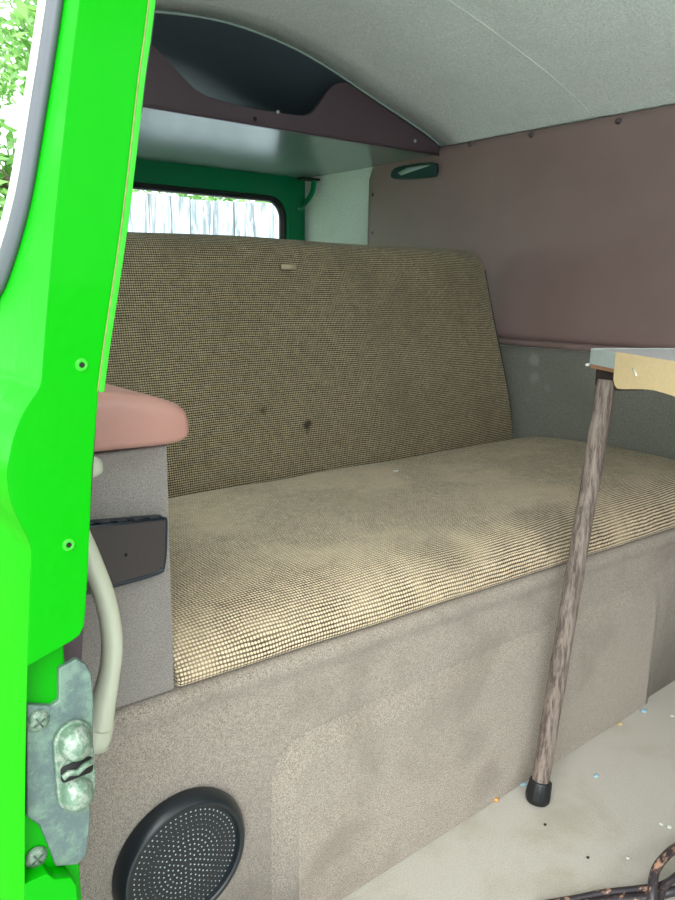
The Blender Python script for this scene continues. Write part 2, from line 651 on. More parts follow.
# roof: lining below, painted skin above
bm = bmesh.new()
ys = [-1.45 + (0.872 + 1.45) * i / 24 for i in range(25)]
ringrows = []
for y in ys:
    ringrows.append([bm.verts.new((x, y, z + 0.0015 * noise.noise(Vector((x * 6, y * 6, 3))))) for x, z in CEILC])
for a, b in zip(ringrows, ringrows[1:]):
    for k in range(len(a) - 1):
        bm.faces.new((a[k], a[k + 1], b[k + 1], b[k]))
o = link('ceiling', bm, M['headliner'])
m = o.modifiers.new('thick', 'SOLIDIFY')
m.thickness = 0.02
m.offset = 1.0
structure(o, 'grey green felt headliner under the curved roof')
bm = bmesh.new()
rows = []
for y in (0.869, 0.872, 1.1, 1.3, 1.545):
    rows.append([bm.verts.new((x, y, z + 0.006 + 0.04 * max(0, 1 - ((x - 0.92) / 0.68) ** 2))) for x, z in CEILC])
for a, b in zip(rows, rows[1:]):
    for k in range(len(a) - 1):
        bm.faces.new((a[k], a[k + 1], b[k + 1], b[k]))
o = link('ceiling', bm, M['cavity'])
m = o.modifiers.new('thick', 'SOLIDIFY')
m.thickness = 0.02
m.offset = 1.0
structure(o, 'dark blue grey roof lining above the shelf')
seam = [(x, 0.395 + 0.10 * (1.4 - x) * (x < 1.4), z - 0.0002) for x, z in CEILC[3:-1]]
structure(link('trim_1', tube_bm(seam, 0.0010, 6), M['headliner']), 'stitched seam running across the headliner')

bm = box_bm((W, -1.45, 0.0), (W + 0.03, 1.55, 1.19))
structure(link('wall_right', bm, M['headliner'], flat=True), 'pale grey green lining of the far side wall behind the maroon panel')

bm = box_bm((0.42, -1.30, 0.0), (W - 0.002, -1.25, 0.80))  # added out of view: cuts light on the bench front, leaves the ceiling lit
structure(link('added_shade_wall', bm, M['arm'], flat=True), 'low partition added out of view to shade the bench front')

# tailgate wall with its window hole
WX0, WX1, WZ0, WZ1 = 0.30, 1.532, 0.70, 1.092
hole = round_rect(WX0, WX1, WZ0, WZ1, 0.07, 10)
outer = [(XL, 0.0), (W, 0.0)] + [(x, z) for x, z in CEILC[::-1]]


def plate_with_hole(outer, hole, axis, a, thick, cuts=()):
    bm = bmesh.new()
    i, j, k = AX[axis]
    ed = []
    for loop in (outer, hole):
        vs = []
        for q in loop:
            c = [0, 0, 0]
            c[i], c[j], c[k] = q[0], q[1], a
            vs.append(bm.verts.new(c))
        ed += [bm.edges.new((vs[n], vs[(n + 1) % len(vs)])) for n in range(len(vs))]
    bmesh.ops.triangle_fill(bm, edges=ed, use_beauty=True)
    for co, no in cuts:
        bmesh.ops.bisect_plane(bm, geom=bm.verts[:] + bm.edges[:] + bm.faces[:], plane_co=co, plane_no=no, dist=1e-6)
    return bm


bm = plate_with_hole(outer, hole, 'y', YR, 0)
o = link('wall_back', bm, M['green_shaded'], flat=True)
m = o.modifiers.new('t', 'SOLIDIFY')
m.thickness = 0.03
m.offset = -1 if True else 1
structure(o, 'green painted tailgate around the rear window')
# pressed rim of the tailgate opening
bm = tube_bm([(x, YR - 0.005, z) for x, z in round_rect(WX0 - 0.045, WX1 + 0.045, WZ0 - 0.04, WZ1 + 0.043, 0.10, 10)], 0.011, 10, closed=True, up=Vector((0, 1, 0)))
structure(link('trim_2', bm, M['green_shaded']), 'raised green rim of the tailgate round the rear window')

# rear window: pane + black seal
win = empty('window_1', (0.92, YR, WZ0))
structure(win, 'rear window with a black rubber seal and a pale fence outside')
link('pane', prism_bm(round_rect(WX0 + .006, WX1 - .006, WZ0 + .006, WZ1 - .006, 0.066, 10), 'y', YR + 0.008, YR + 0.012), M['glass'], win, flat=True)
sl = []
rr = [(x, YR - 0.003, z) for x, z in round_rect(WX0 + .004, WX1 - .004, WZ0 + .004, WZ1 - .004, 0.066, 10)]
link('rubber_seal', tube_bm(rr, 0.015, 10, closed=True, up=Vector((0, 1, 0)), flat=(1.0, 0.9)), M['rubber'], win)

# door-side wall: curved green skin with the side window
SW = round_rect(-0.150, 0.75, 0.775, 1.12, 0.085, 12)
# front edge of the side window leans back a little, its lower corner is wide
SWo = catmull([at(px_, py_, 0, 0.165) for px_, py_ in ()] or [(-0.172, 1.00, 0), (-0.173, 0.964, 0), (-0.171, 0.936, 0), (-0.167, 0.908, 0), (-0.158, 0.862, 0), (-0.145, 0.833, 0),
               (-0.123, 0.805, 0), (-0.103, 0.790, 0), (-0.07, 0.778, 0), (0.0, 0.772, 0), (0.3, 0.770, 0), (0.62, 0.772, 0), (0.70, 0.79, 0), (0.735, 0.84, 0), (0.74, 0.95, 0),
               (0.73, 1.05, 0), (0.69, 1.09, 0), (0.6, 1.105, 0), (0.2, 1.108, 0), (-0.08, 1.10, 0), (-0.14, 1.08, 0), (-0.166, 1.045, 0)], 6, True)
SWo = [(v.x, v.y) for v in SWo]


def inset(loop, d):
    n = len(loop)
    out = []
    area = sum(loop[i][0] * loop[(i + 1) % n][1] - loop[(i + 1) % n][0] * loop[i][1] for i in range(n))
    s = 1 if area > 0 else -1
    for i in range(n):
        a, b = loop[i - 1], loop[(i + 1) % n]
        tx, ty = b[0] - a[0], b[1] - a[1]
        L = math.hypot(tx, ty)
        out.append((loop[i][0] - s * ty / L * d, loop[i][1] + s * tx / L * d))
    return out


edge_front = [(-0.2, -0.30 + 0.01 * i) for i in range(146)]
outer = edge_front + [(1.56, 1.155), (1.56, -0.30)]
cuts = [((0, 0, -0.3 + 0.02 * i), (0, 0, 1)) for i in range(1, 45)]
cuts += [((0, 0, 0.62 + 0.005 * i), (0, 0, 1)) for i in range(0, 29)]
cuts += [((0, -0.2 + 0.002 * i, 0), (0, 1, 0)) for i in range(1, 36)]
bm = plate_with_hole(outer, inset(SWo, 0.006), 'x', 0, 0, cuts)
for v in bm.verts:
    v.co.x = Xe(v.co.y, v.co.z)
o = link('wall_left', bm, M['green'])
nrm = []
oo = o.location
for v in o.data.vertices:
    y, z = v.co.y + oo.y, v.co.z + oo.z
    e = 0.0005
    nrm.append(Vector((-1, (Xe(y + e, z) - Xe(y - e, z)) / (2 * e), (Xe(y, z + e) - Xe(y, z - e)) / (2 * e))).normalized())
flipped = sum(1 for f in o.data.polygons if f.normal.x > 0) > len(o.data.polygons) / 2
if flipped:
    o.data.flip_normals()
o.data.normals_split_custom_set_from_vertices(nrm)
structure(o, 'glossy bright green outer body skin with a window at the left')

swin = empty('window_2', (Xe(0.3, 0.77), 0.28, 0.77))
structure(swin, 'side window at the left edge reflecting trees, with a grey seal')


def skin_pt(y, z, off):
    return (Xe(y, z) - off * 0.99, y, z + off * 0.14)


bm = tube_bm([skin_pt(y, z, 0.003) for y, z in inset(SWo, 0.0075)], 0.0085, 12, closed=True, up=Vector((1, 0, 0)), flat=(1.0, 0.55))
link('grey_seal', bm, M['seal_grey'], swin)
bm = tube_bm([skin_pt(y, z, 0.0035) for y, z in inset(SWo, 0.0195)], 0.0062, 10, closed=True, up=Vector((1, 0, 0)), flat=(1.0, 0.9))
link('bright_insert', bm, M['trim_white'], swin)
bm = bmesh.new()
gl = inset(SWo, 0.021)
for off in (0.001, -0.003):
    cy = sum(g[0] for g in gl) / len(gl)
    cz_ = sum(g[1] for g in gl) / len(gl)
    zlo, zhi = min(g[1] for g in gl), max(g[1] for g in gl)
    # flat pane on the chord of the leaning skin
    xa, xb = Xe(0.3, zlo), Xe(0.3, zhi)
    ring = [bm.verts.new((xa + (xb - xa) * (z - zlo) / (zhi - zlo) - off + 0.002, y, z)) for y, z in gl]
    bm.faces.new(ring)
link('pane', bm, M['glass_side'], swin, flat=True)

# lining on the inner face of the door-side wall
bm = plate_with_hole([(-0.15, 0.0), (1.53, 0.0), (1.53, 1.17), (-0.15, 1.17)], [(y + 0.0, z) for y, z in inset(SWo, -0.01)], 'x', XL, 0)
for v in bm.verts:
    v.co.x = Xe(1, v.co.z) + 0.020
o = link('trim_3', bm, M['maroon_dk'], flat=True)
m = o.modifiers.new('t', 'SOLIDIFY')
m.thickness = 0.006
structure(o, 'inner lining of the door side wall')

# door pillar: proud upper face, stepped-back lower face
RIGHT = [(0.151, 0.5735), (0.156, 0.576), (0.1592, 0.5815), (0.161, 0.592), (0.1650, 0.626), (0.171, 0.685), (0.178, 0.734), (0.183, 0.760), (0.197, 0.826), (0.206, 0.874), (0.214, 0.920), (0.223, 0.966), (0.258, 1.16)]
left = [(Xe(-0.2, z), z) for z in [0.565 + 0.003 * i for i in range(199)]]
up = RIGHT + left[::-1]
pil = empty('trim_4', (0.15, -0.18, -0.30))
structure(pil, 'glossy bright green door pillar left of the bench')
o = link('upper_face', prism_bm(up, 'y', -0.2, -0.150), M['green'], pil)
mod_bevel(o, 0.0007, 2, 50)
lo_l = [(Xe(-0.19, z), z) for z in [-0.30 + 0.03 * i for i in range(30)]]
low = [(0.150, -0.30), (0.150, 0.585)] + [q for q in lo_l[::-1]]
o = link('lower_face', prism_bm(low, 'y', -0.186, -0.150), M['green'], pil)
mod_bevel(o, 0.002, 2, 50)
foot = [(0.118, -0.30), (0.139, -0.30), (0.1425, 0.380), (0.1425, 0.392), (0.139, 0.401), (0.131, 0.404), (0.128, 0.406), (0.124, 0.412)] + [(Xe(-0.2, z), z) for z in (0.412, 0.3, 0.1, -0.3)]
foot = [(max(x, Xe(-0.2, z)), z) for x, z in foot[:-4]] + [(Xe(-0.2, z), z) for z in (0.4121, 0.3, 0.1, -0.29)]
o = link('lower_bulge', prism_bm(foot, 'y', -0.200, -0.170), M['green'], pil)
mod_bevel(o, 0.001, 2, 50)
# pinched edge with its rusty seam
edge = [(x, z) for x, z in RIGHT if z >= 0.734]
edge = [(v.x, v.y) for v in catmull([(a, b, 0) for a, b in edge], 5)]
bm = prism_bm([(x - 0.0005, z) for x, z in edge] + [(x + 0.0026, z) for x, z in edge[::-1]], 'y', -0.203, -0.165)
o = link('pinched_lip', bm, M['green_edge'], pil)
tag(o, 'paler green pinched metal lip')
mod_bevel(o, 0.0006, 2)
rust = mat_plain('rusty_seam', s2l(120, 120, 70), 0.8, 0, 0.5, 200)
o = link('seam', tube_bm([(x - 0.0008, -0.2008, z) for x, z in edge], 0.0006, 6), rust, pil)
tag(o, 'rusty seam line')
bm = prism_bm([(x + 0.0028, z) for x, z in edge if z > 0.90] + [(x + 0.0046, z) for x, z in edge[::-1] if z > 0.90], 'y', -0.199, -0.170)
o = link('weather_strip', bm, M['seal_grey'], pil)
tag(o, 'pale grey weather strip')
for (a, b) in ((82, 365), (69, 545)):
    c = at(a, b, 1, -0.2)
    bm = lathe_bm([(0.0016, 0.0002), (0.0026, 0.0012), (0.0038, 0.0006), (0.0044, -0.0005)], c, (0, -1, 0), 20)
    lathe_bm([(0, 0.0002), (0.0017, 0.0004)], c, (0, -1, 0), 20, bm, 1)
    o = link('screw_hole', bm, [M['green_edge'], M['dark']], pil)
    tag(o, 'empty screw hole with a pale rim')

# ------------------------------------------------------------------ door striker on the pillar
st = empty('door_striker', (0.14, -0.187, 0.404))
tag(st, 'grey metal door lock striker plate screwed to the bright green pillar', 'door striker')
YS = -0.190
pp = [(59, 669), (77, 659), (86, 664), (92, 675), (94, 701), (93, 760), (90, 825), (87, 854), (78, 865), (56, 867), (50, 850), (40, 826), (27, 817), (27, 705), (52, 706), (59, 701)]
pl = [at(a, b, 1, YS) for a, b in pp]
o = link('plate', prism_bm([(v.x, v.z) for v in pl], 'y', YS, -0.1845), M['striker'], st)
mod_bevel(o, 0.0012, 2, 30)
cb = at(77, 768, 1, YS - 0.006)
capsule = []
for k in range(32):
    a = 2 * math.pi * k / 32
    capsule.append((cb.x + 0.0135 * math.cos(a), cb.z + (0.019 if math.sin(a) > 0 else -0.019) + 0.0145 * math.sin(a)))
o = link('block_base', prism_bm(capsule, 'y', YS - 0.004, YS), M['striker_block'], st)
mod_bevel(o, 0.0015, 3)
bm = lathe_bm([(0.0, 0.013), (0.004, 0.0125), (0.008, 0.0105), (0.0105, 0.006), (0.0115, 0.0)], (cb.x + 0.0005, YS - 0.003, cb.z + 0.017), (0, -1, 0), 28)
for v in bm.verts:
    v.co.z = cb.z + 0.004 + max(0, (v.co.z - cb.z - 0.004)) * 1.12
o = link('upper_wedge', bm, M['striker_block'], st)
bm = lathe_bm([(0.0, 0.010), (0.005, 0.0095), (0.009, 0.007), (0.0115, 0.0)], (cb.x, YS - 0.003, cb.z - 0.020), (0, -1, 0), 28)
for v in bm.verts:
    v.co.z = cb.z - 0.009 - max(0, (cb.z - 0.009 - v.co.z)) * 1.1
o = link('lower_wedge', bm, M['striker_block'], st)
bm = tube_bm([(cb.x + x, YS - 0.0065, cb.z + z) for x, z in ((-0.010, -0.003), (-0.006, -0.001), (0, -0.003), (0.005, 0.0), (0.011, 0.001))], 0.0022, 8)
link('latch_tongue', bm, M['striker_block'], st)
link('notch', prism_bm(round_rect(cb.x - 0.0105, cb.x + 0.0115, cb.z - 0.0085, cb.z + 0.004, 0.003, 4), 'y', YS - 0.0046, YS - 0.0035), M['dark'], st)
for a, b in ((38, 721), (36, 857)):
    c = at(a, b, 1, YS)
    if b > 800:
        c = at(a, b, 1, -0.187)
    bm = lathe_bm([(0, 0.0032), (0.004, 0.003), (0.0068, 0.0018), (0.0076, 0.0)], c, (0, -1, 0), 24)
    for ang in (0.5, 0.5 + math.pi / 2):
        dx, dz = math.cos(ang) * 0.0042, math.sin(ang) * 0.0042
        tube_bm([(c.x - dx, c.y - 0.0031, c.z - dz), (c.x + dx, c.y - 0.0031, c.z + dz)], 0.0007, 6, bm, mi=1)
    link('screw', bm, [M['striker_block'], M['striker_dark']], st)

# ------------------------------------------------------------------ grab handle
gh = empty('curved_handle', (0.20, -0.10, 0.42))
tag(gh, 'curved cream plastic grab handle behind the green pillar', 'grab handle')
pts = [at(a, b, 1, -0.10) for a, b in ((80, 470), (74, 500), (76, 525), (89, 556), (103, 592), (110, 622), (112, 650), (108, 680), (102, 705), (98, 726))]
path = catmull(pts, 6)
n = len(path)
rad = [0.0098 + 0.0035 * smooth(0.72, 0.95, i / n) for i in range(n)]
bm = tube_bm(path, rad, 14, flat=(0.85, 1.05), up=Vector((0, 1, 0)))
link('grip', bm, M['cream'], gh)
c = at(97, 728, 1, -0.10)
bm = lathe_bm([(0, 0.012), (0.008, 0.011), (0.0125, 0.006), (0.0135, -0.008), (0.0125, -0.016), (0, -0.017)], c, (0.3, 0, 0.95), 20)
o = link('lower_mount', bm, M['cream'], gh)
c = at(86, 467, 1, -0.10)
bm = lathe_bm([(0, 0.012), (0.006, 0.011), (0.0085, 0.006), (0.009, -0.006), (0.004, -0.02)], c, (1, 0, -0.1), 18)
link('upper_mount', bm, M['cream'], gh)

# ------------------------------------------------------------------ bench base
def base_top(x):
    return 0.3835 - 0.034 * (x - 0.3) / 1.07


bb = empty('storage_bench', (0.9, 0.3, 0.0))
tag(bb, 'beige felt covered bench box with a raised front panel under the seat', 'bench')
bm = bmesh.new()
prof = [(0.0, 0.0), (0.0, -1), (0.003, -0.006), (0.010, -0.001), (0.020, 0.0), (0.62, 0.0), (0.62, -9)]
nx = 40
rings = []
for i in range(nx + 1):
    x = 0.175 + (W - 0.006 - 0.175) * i / nx
    T = base_top(x)
    ring = [(x, 0.007, 0.001), (x, 0.007, T - 0.040), (x, 0.007, T - 0.034), (x, 0.003, T - 0.026), (x, -0.001, T - 0.018), (x, -0.001, T - 0.009), (x, 0.002, T - 0.003), (x, 0.009, T), (x, 0.62, T), (x, 0.62, 0.001)]
    rings.append([bm.verts.new(q) for q in ring])
for a, b in zip(rings, rings[1:]):
    for k in range(10):
        bm.faces.new((a[k], a[(k + 1) % 10], b[(k + 1) % 10], b[k]))
bm.faces.new(rings[0])
bm.faces.new(rings[-1][::-1])
o = link('box', bm, M['panel'], bb)
for p_ in o.data.polygons:
    p_.use_smooth = True
rp = round_rect(0.445, 1.352, -0.06, 0.262, 0.045, 8)
rp = [(x, max(z, 0.001)) for x, z in rp if z > -0.02] 
bm = bmesh.new()
levels = [(0.0028 * i, 0.0066 - 0.0106 * smooth(0, 12, i)) for i in range(13)] + [(0.037, -0.0040), (0.040, -0.0040)]
rings = []
for ins, y in levels:
    rg = round_rect(0.442 + ins, 1.356 - ins, -0.10, 0.266 - ins, 0.055 - ins * 0.7, 8)
    rg = rg[:18] + [(0.442 + ins, 0.001), (1.356 - ins, 0.001)]
    rings.append([bm.verts.new((x, y + 0.0002, z)) for x, z in rg])
for a, b in zip(rings, rings[1:]):
    for k in range(len(a)):
        k2 = (k + 1) % len(a)
        try:
            bm.faces.new((a[k], a[k2], b[k2], b[k]))
        except ValueError:
            pass
bm.faces.new(rings[-1])
bmesh.ops.remove_doubles(bm, verts=bm.verts, dist=1e-5)
o = link('raised_panel', bm, M['panel'], bb)

# ------------------------------------------------------------------ seat cushion and backrest
def cushion(name, prof, x0, x1, nx, mat, parent, deform, cap=0.02, round_end=0.02):
    """closed (y,z) outline swept along x, edges rounded at both ends; UV in metres"""
    bm = bmesh.new()
    uvl = bm.loops.layers.uv.new('UVMap')
    P = catmull([(a, b, 0) for a, b in prof], 5, True)
    n = len(P)
    L = [0]
    for i in range(n):
        L.append(L[-1] + (P[(i + 1) % n] - P[i]).length)
    cen = sum(P, Vector()) / n
    cols = []
    for e in range(7):
        cols.append((x0 + round_end * (1 - math.cos(math.pi / 2 * e / 6)), round_end * (1 - math.sin(math.pi / 2 * e / 6))))
    for e in range(1, nx):
        cols.append((x0 + round_end + (x1 - x0 - 2 * round_end) * e / nx, 0))
    for e in range(6, -1, -1):
        cols.append((x1 - round_end * (1 - math.cos(math.pi / 2 * e / 6)), round_end * (1 - math.sin(math.pi / 2 * e / 6))))
    loop2 = [(p.x, p.y) for p in P]
    rings, xs = [], []
    for x, ins in cols:
        lp = inset(loop2, ins) if ins > 1e-6 else loop2
        rings.append([bm.verts.new(deform(x, y, z)) for y, z in lp])
        xs.append(x)
    for a in range(len(rings) - 1):
        for k in range(n):
            f = bm.faces.new((rings[a][k], rings[a][(k + 1) % n], rings[a + 1][(k + 1) % n], rings[a + 1][k]))
            for lo_, (u, v) in zip(f.loops, ((xs[a], L[k]), (xs[a], L[k + 1]), (xs[a + 1], L[k + 1]), (xs[a + 1], L[k]))):
                lo_[uvl].uv = (u, v)
    for rg in (rings[0], rings[-1]):
        f = bm.faces.new(rg)
        for lo_ in f.loops:
            lo_[uvl].uv = (lo_.vert.co.y, lo_.vert.co.z)
    return link(name, bm, mat, parent)


seat_prof = [(0.529, 0.415), (0.520, 0.432), (0.47, 0.438), (0.36, 0.440), (0.22, 0.442), (0.12, 0.441), (0.06, 0.437), (0.026, 0.428),
             (0.006, 0.415), (-0.002, 0.402), (-0.002, 0.394), (0.006, 0.3885), (0.03, 0.388), (0.2, 0.388), (0.4, 0.388), (0.51, 0.388)]


def seat_def(x, y, z):
    k = smooth(0.46, 0.385, z)
    z += (base_top(x) - 0.3885) * k + 0.0036
    s = 0.004 * noise.noise(Vector((x * 5, y * 5, 0.3)))
    if z > 0.41:
        z += s - 0.006 * math.exp(-((x - 0.95) / 0.25) ** 2 - ((y - 0.22) / 0.16) ** 2)
    y += 0.003 * noise.noise(Vector((x * 9, 2.0, z * 5)))
    return (x, y, z)


seat = empty('seat_cushion', (0.95, 0.3, 0.38))
tag(seat, 'long flat seat cushion in worn beige and black tweed on the bench', 'seat cushion')
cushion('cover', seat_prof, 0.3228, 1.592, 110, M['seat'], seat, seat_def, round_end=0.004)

back_prof = [(0.5345, 0.405), (0.547, 0.50), (0.572, 0.62), (0.597, 0.74), (0.618, 0.84), (0.630, 0.874), (0.648, 0.890), (0.672, 0.893), (0.70, 0.885), (0.715, 0.86),
             (0.70, 0.76), (0.672, 0.62), (0.64, 0.48), (0.620, 0.410), (0.58, 0.402)]


def back_def(x, y, z):
    t_ = smooth(0.40, 0.90, z)
    k = (x - 0.9) / 0.66
    if x > 0.9:
        x = 0.9 + (x - 0.9) * (1 - 0.070 * t_)
    s = 0.004 * noise.noise(Vector((x * 4, z * 5, 1.3)))
    y += s - 0.006 * math.sin(math.pi * min(1, max(0, (z - 0.43) / 0.45)))
    z += 0.006 * noise.noise(Vector((x * 2.5, 0.2, 0.7))) * t_
    if k > 0.9:
        z -= 0.010 * smooth(0.9, 1.02, k) ** 2 * t_
    return (x, y, z)


bk = empty('backrest_cushion', (0.95, 0.62, 0.43))
tag(bk, 'wide brown tweed backrest cushion leaning behind the bench seat', 'backrest')
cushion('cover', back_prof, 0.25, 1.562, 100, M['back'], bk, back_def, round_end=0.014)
# piping down the right end
pth = []
for z in [0.432 + 0.02 * i for i in range(22)]:
    y = lerp_tab(z, [(0.43, 0.538), (0.50, 0.548), (0.62, 0.573), (0.74, 0.598), (0.84, 0.62), (0.9, 0.63)])
    q = Vector(back_def(1.555, y, z))
    pth.append((q.x + 0.0045, q.y + 0.006, q.z))
o = link('piping', tube_bm(pth, 0.0035, 8), mat_plain('black_piping', s2l(42, 42, 40), 0.7), bk)
tag(o, 'dark piping down the right edge')
c = at(289, 267, 1, 0.6055)
o = link('tab', box_bm((c.x - 0.018, c.y - 0.003, c.z - 0.005), (c.x + 0.016, c.y + 0.004, c.z + 0.005)), mat_plain('pale_tab', s2l(176, 162, 134), 0.9), bk)
tag(o, 'small pale worn fabric tab')

# ------------------------------------------------------------------ arm panel, armrest, pocket
o = link('bench_side_box', prism_bm([(0.175, 0.389), (0.3205, 0.386), (0.3225, 0.6475), (0.185, 0.6475)], 'y', 0.002, 0.52), M['arm'])
mod_bevel(o, 0.003, 2)
tag(o, 'taupe felt covered side panel at the left end of the bench', 'side panel')

bm = bmesh.new()
secs = [(0.170, 0.0), (0.30, 0.0), (0.335, 0.0), (0.348, 0.0)]
ar = []
for i, x in enumerate([0.178, 0.20, 0.24, 0.275, 0.305, 0.322, 0.334, 0.340, 0.343]):
    top = [0.711, 0.711, 0.708, 0.704, 0.698, 0.692, 0.687, 0.682, 0.676][i]
    bot = [0.652, 0.652, 0.651, 0.650, 0.649, 0.649, 0.650, 0.652, 0.656][i]
    ins = [0, 0, 0, 0, 0, 0.000, 0.002, 0.005, 0.009][i]
    y0, y1 = -0.012 + ins, 0.30 - ins
    r = 0.014
    h = top - bot
    r = min(r, h * 0.45)
    ring = []
    for cy, cz_, a in ((y0 + r, bot + r * 0.6, 180), (y1 - r, bot + r * 0.6, 270), (y1 - r, top - r, 0), (y0 + r, top - r, 90)):
        for k in range(6):
            t_ = math.radians(a + 90 * k / 5)
            rz = r * 0.6 if a in (180, 270) else r
            ring.append(bm.verts.new((x, cy + r * math.cos(t_), cz_ + rz * math.sin(t_))))
    ar.append(ring)
for a, b in zip(ar, ar[1:]):
    for k in range(24):
        bm.faces.new((a[k], a[(k + 1) % 24], b[(k + 1) % 24], b[k]))
bm.faces.new(ar[0])
bm.faces.new(ar[-1][::-1])
o = link('armrest_cushion', bm, M['pink'])
tag(o, 'faded pinkish brown vinyl armrest pad on top of the taupe side panel', 'armrest')

pk = empty('wall_pocket', (0.27, -0.005, 0.52))
tag(pk, 'shallow dark brown tray with a blue black rim on the taupe side panel', 'tray')
front = [(0.195, 0.596), (0.311, 0.5855), (0.3125, 0.583), (0.3105, 0.553), (0.308, 0.539), (0.302, 0.533), (0.255, 0.531), (0.195, 0.531)]
o = link('front_plate', prism_bm([(x - 0.002, z - 0.006) for x, z in front], 'y', -0.014, -0.010), M['pocket'], pk)
mod_bevel(o, 0.0015, 2)
path = [(x - 0.002, -0.010, z - 0.008) for x, z in front[1:]]
bm = tube_bm(catmull(path, 3), 0.0028, 8, up=Vector((0, 1, 0)))
tube_bm([(0.193, -0.0145, 0.5895), (0.308, -0.0145, 0.5795)], 0.0013, 8, bm)
o = link('rim', bm, M['pocket_rim'], pk)
o = link('liner', prism_bm([(0.195, 0.5235), (0.300, 0.5235), (0.3075, 0.532), (0.3105, 0.580), (0.195, 0.5925)], 'y', -0.006, 0.0015), M['pocket_rim'], pk)
mod_bevel(o, 0.001, 2)
bm = bmesh.new()
for k in range(6):
    x = 0.215 + 0.016 * k
    box_bm((x, -0.0125, 0.5875 - (x - 0.195) * 0.09), (x + 0.009, -0.006, 0.5905 - (x - 0.195) * 0.09), bm)
link('top_ribs', bm, M['pocket_rim'], pk, flat=True)
link('pin', lathe_bm([(0, 0.001), (0.0015, 0.0005), (0.0016, 0)], at(126, 555, 1, -0.0145), (0, -1, 0), 12), M['dark'], pk)

# ------------------------------------------------------------------ speaker
spc = Vector((0.321, 0.0062, 0.182))
sp = empty('speaker', (0.321, 0.0, 0.10))
tag(sp, 'round black speaker with a perforated grille on the bench front', 'speaker')
bm = lathe_bm([(0.079, 0.0), (0.0795, 0.004), (0.0765, 0.012), (0.0725, 0.0175), (0.0700, 0.0190), (0.0672, 0.0185), (0.0655, 0.0165), (0.065, 0.012)], spc, (0, -1, 0), 72)
link('surround', bm, M['plastic'], sp)
bm = lathe_bm([(0, 0.0150), (0.02, 0.0149), (0.045, 0.0145), (0.060, 0.0138), (0.0655, 0.013)], spc, (0, -1, 0), 72)
for k in range(1, 12):
    r = 0.0055 * k
    m_ = int(2 * math.pi * r / 0.0060)
    for j in range(m_):
        a = 2 * math.pi * (j + 0.5 * (k % 2)) / m_
        c = (spc.x + r * math.cos(a), spc.y - 0.0150 + 0.0016 * (r / 0.0655) ** 2, spc.z + r * math.sin(a))
        lathe_bm([(0, 0.0004), (0.00105, 0.0001), (0.0011, -0.0004)], c, (0, -1, 0), 6, bm, 1)
link('grille', bm, [M['plastic'], M['hole']], sp)

# ------------------------------------------------------------------ far side: maroon panel, dark panel, fitting
XP = W - 0.006
outl = [(-1.40, 0.655), (-1.40, 1.174), (1.08, 1.178), (1.125, 1.168), (1.15, 1.140), (1.158, 1.10), (1.158, 0.655)]
sv = empty('side_panel', (XP, 0.0, 0.655))
tag(sv, 'large maroon vinyl panel buttoned to the far side wall above the bench', 'wall panel')
bm = bmesh.new()
NY, NZ = 130, 30
grid = []
for i in range(NY + 1):
    y = 1.158 - (1.158 + 1.40) * i / NY
    ztop = 1.176
    if y > 1.10:
        ztop = 1.116 + 0.06 * math.sqrt(max(0, 1 - ((y - 1.098) / 0.0601) ** 2))
    row = []
    for j in range(NZ + 1):
        z = 0.672 + (ztop - 0.672) * j / NZ
        e = min(1.158 - y, z - 0.66, ztop - z)
        x = XP - 0.005 * smooth(0, 0.03, e)
        x -= 0.004 * math.sin(y * 5.2 + 0.7) * smooth(0.66, 0.8, z) * smooth(1.17, 1.0, z) + 0.002 * noise.noise(Vector((y * 7, z * 7, 0)))
        for by in (0.79, 0.585, 0.335):
            x += 0.006 * math.exp(-((y - by) ** 2 + (z - 1.160) ** 2) / 0.0006)
        x = min(x, W - 0.0045)
        row.append(bm.verts.new((x, y, z)))
    grid.append(row)
for a, b in zip(grid, grid[1:]):
    for k in range(NZ):
        bm.faces.new((a[k], a[k + 1], b[k + 1], b[k]))
o = link('vinyl', bm, M['maroon'], sv)
m = o.modifiers.new('t', 'SOLIDIFY')
m.thickness = 0.003
m.offset = -1
bm = tube_bm([(W - 0.0115, 1.158, 0.664), (W - 0.0115, 0.3, 0.664), (W - 0.0115, -1.4, 0.664)], 0.010, 14, flat=(1.0, 0.9))
link('rolled_hem', bm, M['maroon'], sv)
for a, b in ((470, 144), (531, 135), (618, 121), (372, 195), (372, 233)):
    c = at(a, b, 0, XP - 0.004)
    if a == 372:
        c.y -= 0.006
    link('button', lathe_bm([(0, 0.006), (0.004, 0.005), (0.0068, 0.002), (0.0075, -0.002)], c, (-1, 0, 0), 16), M['maroon_dk'], sv)

o = link('lower_side_panel', box_bm((W - 0.004, -1.4, 0.002), (W - 0.0002, 0.9, 0.652)), M['darkside'], flat=True)
tag(o, 'charcoal side lining strip with pale scuffs below the maroon panel', 'wall panel')

lf = empty('grab_rail', (W - 0.01, 0.9, 1.09))
tag(lf, 'small dark teal oval grab rail on the far wall under the shelf end', 'wall fitting')
cs = [at(a, b, 0, XP - 0.005) for a, b in ((395, 178), (397, 170), (408, 166), (436, 163), (440, 167), (439, 175), (434, 178), (405, 180))]
cs = catmull([(v.y, v.z, 0) for v in cs], 4, True)
o = link('body', prism_bm([(v.x, v.y) for v in cs], 'x', XP - 0.022, XP - 0.009), M['lampglass'], lf)
mod_bevel(o, 0.003, 3, 50)
cs = [at(a, b, 0, XP - 0.0185) for a, b in ((399, 173), (408, 168), (422, 166), (431, 165.5), (418, 170), (402, 175.5))]
o = link('pale_insert', prism_bm([(v.y, v.z) for v in cs], 'x', XP - 0.0232, XP - 0.020), M['pale_strip'], lf)
tag(o, 'pale reflective upper strip')

